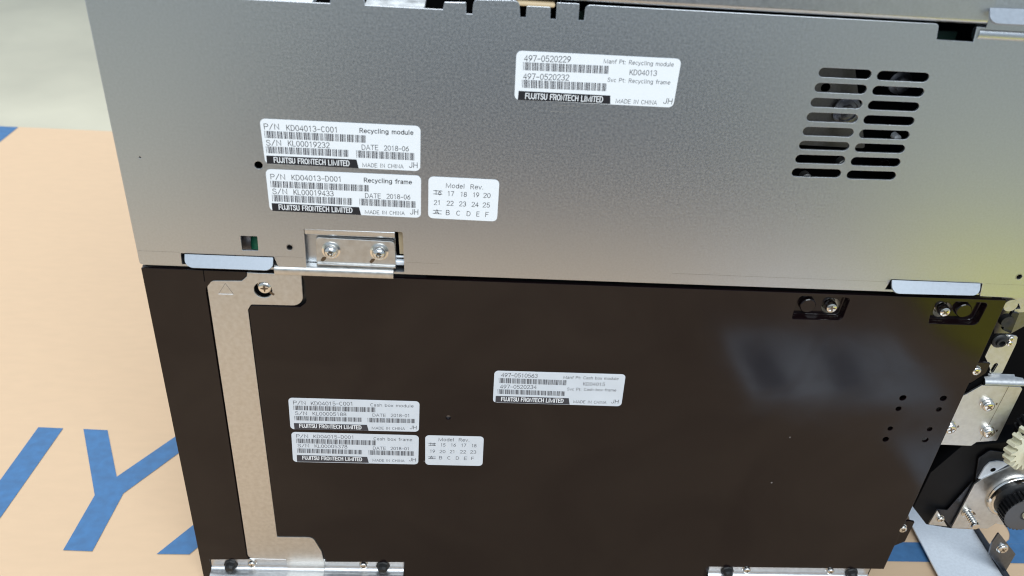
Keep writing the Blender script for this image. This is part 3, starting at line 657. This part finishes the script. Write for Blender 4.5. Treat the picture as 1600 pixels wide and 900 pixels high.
sticker('part_label', 'white sticker reading 497-0510563 Cash box module', LO, (760, 570, 6.957), [(88, 62), (1515, 103), (1465, 450), (70, 408)], 0,
  [('497-0510563', (160, 131), (555, 141), 40), ('497-0520234', (148, 256), (545, 262), 38), ('Manf Pt: Cash box module', (835, 150), (1435, 165), 29),
   ('KD04015', (1050, 224), (1287, 229), 33), ('Svc Pt: Cash box frame', (877, 277), (1410, 290), 28), ('MADE IN CHINA', (943, 414), (1303, 424), 28), ('JH', (1355, 417), (1435, 420), 38)],
  [('497-0510563', (135, 143), (875, 168), (138, 198), (870, 223)), ('497-0520234', (122, 265), (858, 290), (125, 315), (853, 340))],
  [(102, 338), (895, 363), (905, 432), (97, 408)], (FJ, (160, 392), (835, 412), 40), ink=M_INK2)
sticker('revision_label', 'white Model Rev. sticker numbered 14 to 23', LO, (650, 670, 12.31), [(178, 122), (1305, 148), (1278, 712), (178, 688)], 0,
  [('Model', (432, 235), (730, 239), 60), ('Rev.', (822, 241), (1035, 245), 58)] +
  [(s, a, b, 56) for s, a, b in (('14', (255, 325), (370, 327)), ('15', (470, 337), (565, 340)), ('16', (665, 338), (765, 342)), ('17', (865, 343), (962, 346)), ('18', (1065, 350), (1160, 354)),
   ('19', (262, 457), (365, 460)), ('20', (452, 464), (565, 467)), ('21', (650, 466), (750, 469)), ('22', (845, 470), (962, 473)), ('23', (1040, 473), (1158, 476)),
   ('A', (262, 577), (330, 578)), ('B', (443, 585), (503, 586)), ('C', (603, 588), (667, 589)), ('D', (765, 590), (830, 591)), ('E', (922, 595), (982, 596)), ('F', (1060, 598), (1115, 599)))],
  strikes=[((240, 275), (380, 278)), ((240, 312), (380, 315)), ((238, 535), (378, 538)), ((238, 568), (378, 571))], ink=M_INK2)

# ---- exposed drive parts at the right end
Y1 = .0075
f2 = lambda x, y: (1450+x/5.627, 540+y/5.627)
f3 = lambda x, y: (1420+x/6, 680+y/6)
f4 = lambda x, y: (1360+x/6.667, 780+y/6.667)
f1 = lambda x, y: (1500+x/9, 450+y/9)
# added black liner for the shaded inside, and top plates
bm = bmesh.new(); box_bm(bm, XB1-.02, .36, .060, .062, .065, .2130); fin(bm, 'dark_liner', M_HOLE, LO)
sheet('olive_plate', LO, px([f1(480, 290), f1(760, 320), f1(1100, 330), f1(1100, 440), f1(900, 540), f1(720, 640), f1(480, 640)], .016), [], .016, .001, M_DARKSTEEL)
sheet('top_rail', LO, px([f1(600, 115), f1(1300, 150), f1(1300, 330), f1(760, 345), f1(770, 300), f1(850, 290), f1(830, 220), f1(600, 200)], .011), [], .011, .001, M_ZINC)
bm = bmesh.new(); lathe_bm(bm, P(*f1(700, 232), .009), (0, -1, 0), [(.0036, 0), (.0036, .001), (0, .0011)], 26); fin(bm, 'round_boss', M_ZINC, LO, True)
bm = bmesh.new(); lathe_bm(bm, P(*f1(630, 435), .012), (0, -1, 0), [(.0036, 0), (.0034, .003), (.0012, .0032), (0, .0026)], 22); fin(bm, 'dark_roller', M_RUBBER, LO, True)
sheet('black_arm', LO, fillet(px([(*f1(740, 345), .4), (*f1(835, 360), .4), (*f1(720, 640), .4), (*f1(600, 590), .4)], .010)), [], .010, .002, M_PLASTIC)
# angled bracket
arm = fillet(px([(1574, 523, .6), (1590.5, 525.6, 1.4), (1588, 537), (1566, 583), (1551, 590), (1545, 569), (1539, 557.5), (1551, 533)], Y1))
ARM = sheet('angled_arm', LO, arm, [slot(X(1556, 570, Y1), X(1550, 580, Y1), .0013)], Y1, .001, M_ZINC)
bm = bmesh.new(); lathe_bm(bm, P(1561, 531.5, Y1), (0, -1, 0), [(.0042, -.0005), (.0042, .001), (.0036, .0016), (.0028, .0018), (.0025, .0030), (.0016, .0032), (.0014, 0)], 26)
fin(bm, 'pivot_bush', M_RUBBER, ARM, True)
for q in ((1581, 531), (1579, 538)): screw(ARM, 'arm_screw', *q, Y1, .0016, .0016)
bm = bmesh.new()
z1, z2 = X(1566, 586, Y1)[1], X(1566, 602.5, .0024)[1]
sec = [(Y1+.0002, z1+.0006), (Y1-.0010, z1)] + [(Y1-.0010-.0041*math.sin(math.pi/2*k/7), z2+(z1-z2)*math.cos(math.pi/2*k/7)) for k in range(1, 8)] + [(.0030, z2-.0003), (.0044, z2), (Y1+.0002, z1-.0010)]
xl, xr = X(1537, 598, .004)[0], X(1597, 601, .004)[0]
extrude_path(bm, sec, xl, xr)
for v in bm.verts:
    if v.co.y > Y1-.0015: v.co.x += (.0030 if v.co.x < (xl+xr)/2 else -.0040)
fin(bm, 'bracket_bend', M_RAIL, LO, True)
sheet('black_gap_sheet', LO, px([f2(330, 425), f2(350, 350), f2(470, 275), f2(500, 300), f2(495, 350)], .0058), [], .0058, .002, M_HOLE)  # black sheet painted in for the shaded gap beside the bend
plate = fillet(px([(1509, 616.5), (1534.5, 602), (1595, 604.5, .3), (1597.5, 608), (1557.5, 688.5, 1), (1526, 691), (1517.5, 696.8), (1450, 694), (1450, 640)], .0036))
PL = sheet('gear_plate', LO, plate, [], .0036, .0012, M_ZINC, .0002)
for c in ((1546.5, 637, 0), (1546.8, 678.8, 0), (1486.5, 672.3, 0)):
    screw(PL, 'plate_screw', c[0], c[1], .0036, .0034, .0034, washer=.0044)
    ink_mark(PL, [(c[0]+9, c[1]-5.5, .2), (c[0]+11.5, c[1]-8, .2), (c[0]+12.5, c[1]-6, .2), (c[0]+10, c[1]-3, .2)], .0035)
bm = bmesh.new(); poly(bm, [f2(708, 360), f2(712, 360), f2(462, 835), f2(458, 835)], .00355, 0)
bm.normal_update()
for f in bm.faces:
    if f.normal.y > 0: f.normal_flip()
me = bpy.data.meshes.new('scribed_line'); bm.to_mesh(me); bm.free(); link('scribed_line', me, M_RECESS, PL)
for a, s in ((((1532.5, 566.5), (1547.5, 568), (1540.5, 583), (1517, 598), (1500, 600), (1500, 570)), (1526.5, 581.5)), (((1420, 814), (1429, 816), (1414, 846), (1397, 853), (1380, 853), (1380, 820)), (1411.5, 828.5))):
    o = sheet('side_ear', LO, px(a, .0020), [], .0020, .0014, M_BLACKP)
    screw(o, 'ear_screw', *s, .0020, .0026, .0022)
# dark housing and second plate
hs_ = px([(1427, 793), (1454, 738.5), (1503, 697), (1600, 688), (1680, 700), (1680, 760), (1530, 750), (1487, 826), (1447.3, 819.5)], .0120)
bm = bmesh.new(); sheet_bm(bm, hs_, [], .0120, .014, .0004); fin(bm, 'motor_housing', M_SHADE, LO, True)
sheet('bent_flange', LO, fillet(px([(1523, 757), (1529, 716, 2), (1546, 704, 3), (1583, 709, 1), (1605, 722), (1605, 730), (1575, 733), (1540, 735)], .0100)), [], .0100, .0012, M_FLANGE)
prl = [f3(650, 410), f3(715, 300), f3(760, 258), f3(830, 245), f3(930, 258), f3(935, 275), f3(690, 408)]
LIP = sheet('slanted_lip', LO, fillet(px([(*prl[0], .3), prl[1], (*prl[2], 1), prl[3], prl[4], prl[5], prl[6]], .0088)), [], .0088, .001, M_BRIGHT)
bm = bmesh.new(); lathe_bm(bm, P(*f3(790, 325), .0087), (0, -1, 0), [(.0016, 0), (0, .00006)], 14); fin(bm, 'lip_hole', M_HOLE, LIP)
p2 = px([(1522.5, 757), (1537, 747.5), (1580, 728), (1680, 727), (1680, 815), (1575, 822), (1556, 818), (1543, 826), (1486.7, 824.7)], .0080)
P2 = sheet('pulley_plate', LO, p2, [], .0080, .0012, M_ZINC, .0002)
sheet('dark_flange', LO, px([(1519, 753), (1523, 757), (1487, 825), (1463, 797), (1466, 796), (1480, 797)], .0098), [], .0098, .001, M_FLANGE)
tri_ = sheet('small_ear', LO, fillet(px([(1464.5, 797.5, .3), (1480, 822.5), (1451, 819.5)], .0070)), [], .0070, .001, M_ZINC)
screw(tri_, 'ear_screw', 1471, 813.5, .0070, .0022, .0020)
# long screw standing out of the plate
c0 = P(1511, 801, .0080)
bm = bmesh.new()
prof = [(.0034, 0), (.0034, .0006), (.0026, .0008)]
for k in range(6): prof += [(.0026, .0010+k*.0014), (.0021, .0014+k*.0014), (.0021, .0018+k*.0014), (.0026, .0022+k*.0014)]
prof += [(.0027, .0096), (.0022, .0108), (0, .0110)]
lathe_bm(bm, c0, (.05, -1, -.05), prof, 20); fin(bm, 'long_screw', M_SCREW, P2, True)
ink_mark(P2, [(1516, 800.5, .3), (1522, 800, .3), (1525.5, 804, .3), (1520, 804.5, .3)], .0079)
# bearing, toothed pulley, gear
bc = P(1584, 774, .0080)
bm = bmesh.new(); lathe_bm(bm, bc, (0, -1, 0), [(.0168, 0), (.0168, .0012), (.0160, .0022), (.0146, .0024), (.0138, .0016), (.0126, .0014), (.0116, .0020), (.0104, .0020), (.0098, .0008), (.004, .0006)], 48)
BEAR = fin(bm, 'bearing', M_SCREW, LO, True)
def toothed(name, base, axis, r, w, n, mat, depth, parent, face_in=0, hub=None, tooth=.5):
    base = Vector(base); d = Vector(axis).normalized(); t = d.orthogonal().normalized(); b = d.cross(t)
    bm = bmesh.new(); R = []
    for k in range(n):
        for fr, rr in ((-.5, r-depth), (-.5+tooth*.55, r-depth), (-.12, r), (.22, r), (.36, r-depth)):
            if fr == -.5: continue
            a = 2*math.pi*(k+fr)/n; R.append((math.cos(a)*rr, math.sin(a)*rr))
    A = [bm.verts.new(base+t*x+b*y_) for x, y_ in R]; B = [bm.verts.new(base+d*w+t*x+b*y_) for x, y_ in R]
    N = len(R)
    for k in range(N): bm.faces.new((A[k], A[(k+1) % N], B[(k+1) % N], B[k]))
    bm.faces.new(A[::-1]); bm.faces.new(B)
    es = [e for f in bm.faces if len(f.verts) == N for e in f.edges]
    bmesh.ops.bevel(bm, geom=es, offset=depth*.12, segments=1, affect='EDGES')
    return fin(bm, name, mat, parent, True), base+d*w
hubc = P(1604, 804, -.0115)
axis = (0, -1, 0)
bm = bmesh.new(); lathe_bm(bm, (hubc.x, .0060, hubc.z), axis, [(.0085, 0), (.0085, .0055), (.0128, .0058), (.0131, .0062), (.0131, .0106), (0, .0107)], 48)
PUL, fc = toothed('timing_pulley', (hubc.x, -.0045, hubc.z), axis, .0134, .0070, 34, M_PLASTIC, .0012, LO)
fin(bm, 'pulley_hub', M_PLASTIC, PUL, True)
bm = bmesh.new(); lathe_bm(bm, fc, axis, [(.0127, -.0002), (.0127, .00015), (.0120, .0003), (.004, .0003), (.004, .0002)], 44); fin(bm, 'pulley_face', mat('grey_plastic', (.055, .055, .06), .38), PUL, True)
bm = bmesh.new(); lathe_bm(bm, fc, axis, [(.0026, -.001), (.0026, .0016), (.0018, .002), (0, .002)], 20); fin(bm, 'pulley_shaft', M_IVORY, PUL, True)
gc = P(1597, 688, .000)
gax = Vector((.35, -1, .10))
GEAR, gf = toothed('ivory_gear', gc-gax.normalized()*-.001, gax, .0156, .0060, 18, M_IVORY, .0040, LO)
bm = bmesh.new(); lathe_bm(bm, gf, gax, [(.0060, -.001), (.0060, .008), (.0045, .0085), (0, .0085)], 24); fin(bm, 'gear_shaft', M_BRIGHT, GEAR, True)
WORM, wf = toothed('black_gear', P(1612, 660, .004), (0, -1, 0), .0105, .010, 18, M_PLASTIC, .0018, LO)

# base plate lying level under the drive, with an upright ear
zp = -.0080
bx0, bx1 = G(1425, 825, zp).x, G(1522, 829, zp).x
back = G(1430, 797, zp).y
ptsb = [(bx0, -.012), (bx1, -.012), (bx1, G(1520, 827, zp).y), (G(1487, 825, zp).x, G(1487, 825, zp).y), (G(1475, 820, zp).x, G(1475, 820, zp).y+.004), (G(1450, 819, zp).x, G(1450, 819, zp).y), (G(1428, 794, zp).x, back+.004), (G(1421, 805, zp).x, back-.002), (bx0+.001, G(1428, 817, zp).y)]
bm = bmesh.new(); flat_bm(bm, ptsb, [], zp, .0012, .00015); BASE = fin(bm, 'base_plate', M_BRIGHT, LO)
bm = bmesh.new()
ya, ybk = -.012, G(1526, 827, zp).y
def side(y, z): return (bx1+.0002, y, z)
ye0, ye1 = G(1553, 862, zp).y, G(1572, 895, zp).y
prism_bm(bm, [side(ya, zp-.001), side(ybk, zp-.001), side(ybk-.001, zp+.004), side(ye0+.003, zp+.0045), side(ye0, zp+.006), side(ye0-.001, zp+.0045), side(ya, zp+.0045)], (.0011, 0, 0))
fin(bm, 'side_flange', M_FLANGE, BASE)
ye = .0115
EAR = sheet('upright_ear', BASE, fillet(px([(1550, 848, .5), (1560.5, 832.5, .6), (1587, 866, .6), (1570, 895.5, .6), (1560, 884), (1545, 866)], ye)), [], ye, .0011, M_EAR)
screw(EAR, 'ear_screw', 1568, 860, ye, .0034, .0018)
adopt(LO)
for r_ in (BRK, STRIP): pass

# ------------------------------------------------------------------ paper and added reflectors in front of the machine (seen mirrored in the black panel)
SH = empty('paper_sheet', (.26, -.22, GZ), 'white paper sheet with grey bands lying on the cardboard in front of the black panel', 'paper')
def mir(px_, py_): g = G(px_, py_); return (g.x, -g.y)
def dn(pts): k = (CAM.z-GZ)/CAM.z; return [(CAM.x+(p[0]-CAM.x)*k, -(CAM.y+(-p[1]-CAM.y)*k)) for p in pts]
bm = bmesh.new(); flat_bm(bm, dn([(.177, -.266), (.336, -.269), (.346, -.182), (.335, -.168), (.179, -.171)]), [], GZ+.0009, .0003, .00005)
fin(bm, 'paper', M_PAPER, SH)
for q in ((mir(1154, 536), mir(1202, 538), mir(1240, 616), mir(1186, 616)), (mir(1272, 536), mir(1322, 540), mir(1366, 620), mir(1312, 620))):
    bm = bmesh.new(); f = bm.faces.new([bm.verts.new((a, b, GZ+.0011)) for a, b in q])
    bm.normal_update()
    if f.normal.z < 0: f.normal_flip()
    me = bpy.data.meshes.new('grey_band'); bm.to_mesh(me); bm.free(); link('grey_band', me, M_BAND, SH)
adopt(SH)
bm = bmesh.new(); flat_bm(bm, dn([(.279, -.132), (.279, -.080), (.300, -.065), (.37, -.065), (.37, -.132)]), [], GZ+.0008, .0003, .00005)  # unseen slip, added for a pale reflection in the black panel
sl = fin(bm, 'added_slip', M_PAPER); sl['label'] = 'small blank paper slip added for the pale reflection near the geared end of the machine'; sl['category'] = 'paper'
bm = bmesh.new()  # unseen yellow block, added to tint the panel's reflection
wx0, wx1, wy0, wy1 = .385, .600, -.235, -.41
(wx0, _), (wx1, _2) = dn([(wx0, wy0), (wx1, wy1)])
prism_bm(bm, [(wx0, wy0-.055, GZ+.0005), (wx0+.016, wy0-.016, GZ+.0005), (wx0+.055, wy0, GZ+.0005), (wx1, wy0, GZ+.0005), (wx1, wy1, GZ+.0005), (wx0, wy1, GZ+.0005)], (0, 0, .0025))
for v in bm.verts:
    if v.co.z > GZ+.001: v.co.z += (v.co.x-wx0)*.05
es = [e for e in bm.edges]; bmesh.ops.bevel(bm, geom=es, offset=.0008, segments=2, affect='EDGES')
ys = fin(bm, 'yellow_reflector', M_YELLOW); ys['label'] = 'unseen yellow wedge added for the yellow reflection, on the cardboard right of the paper sheet'; ys['category'] = 'wedge'
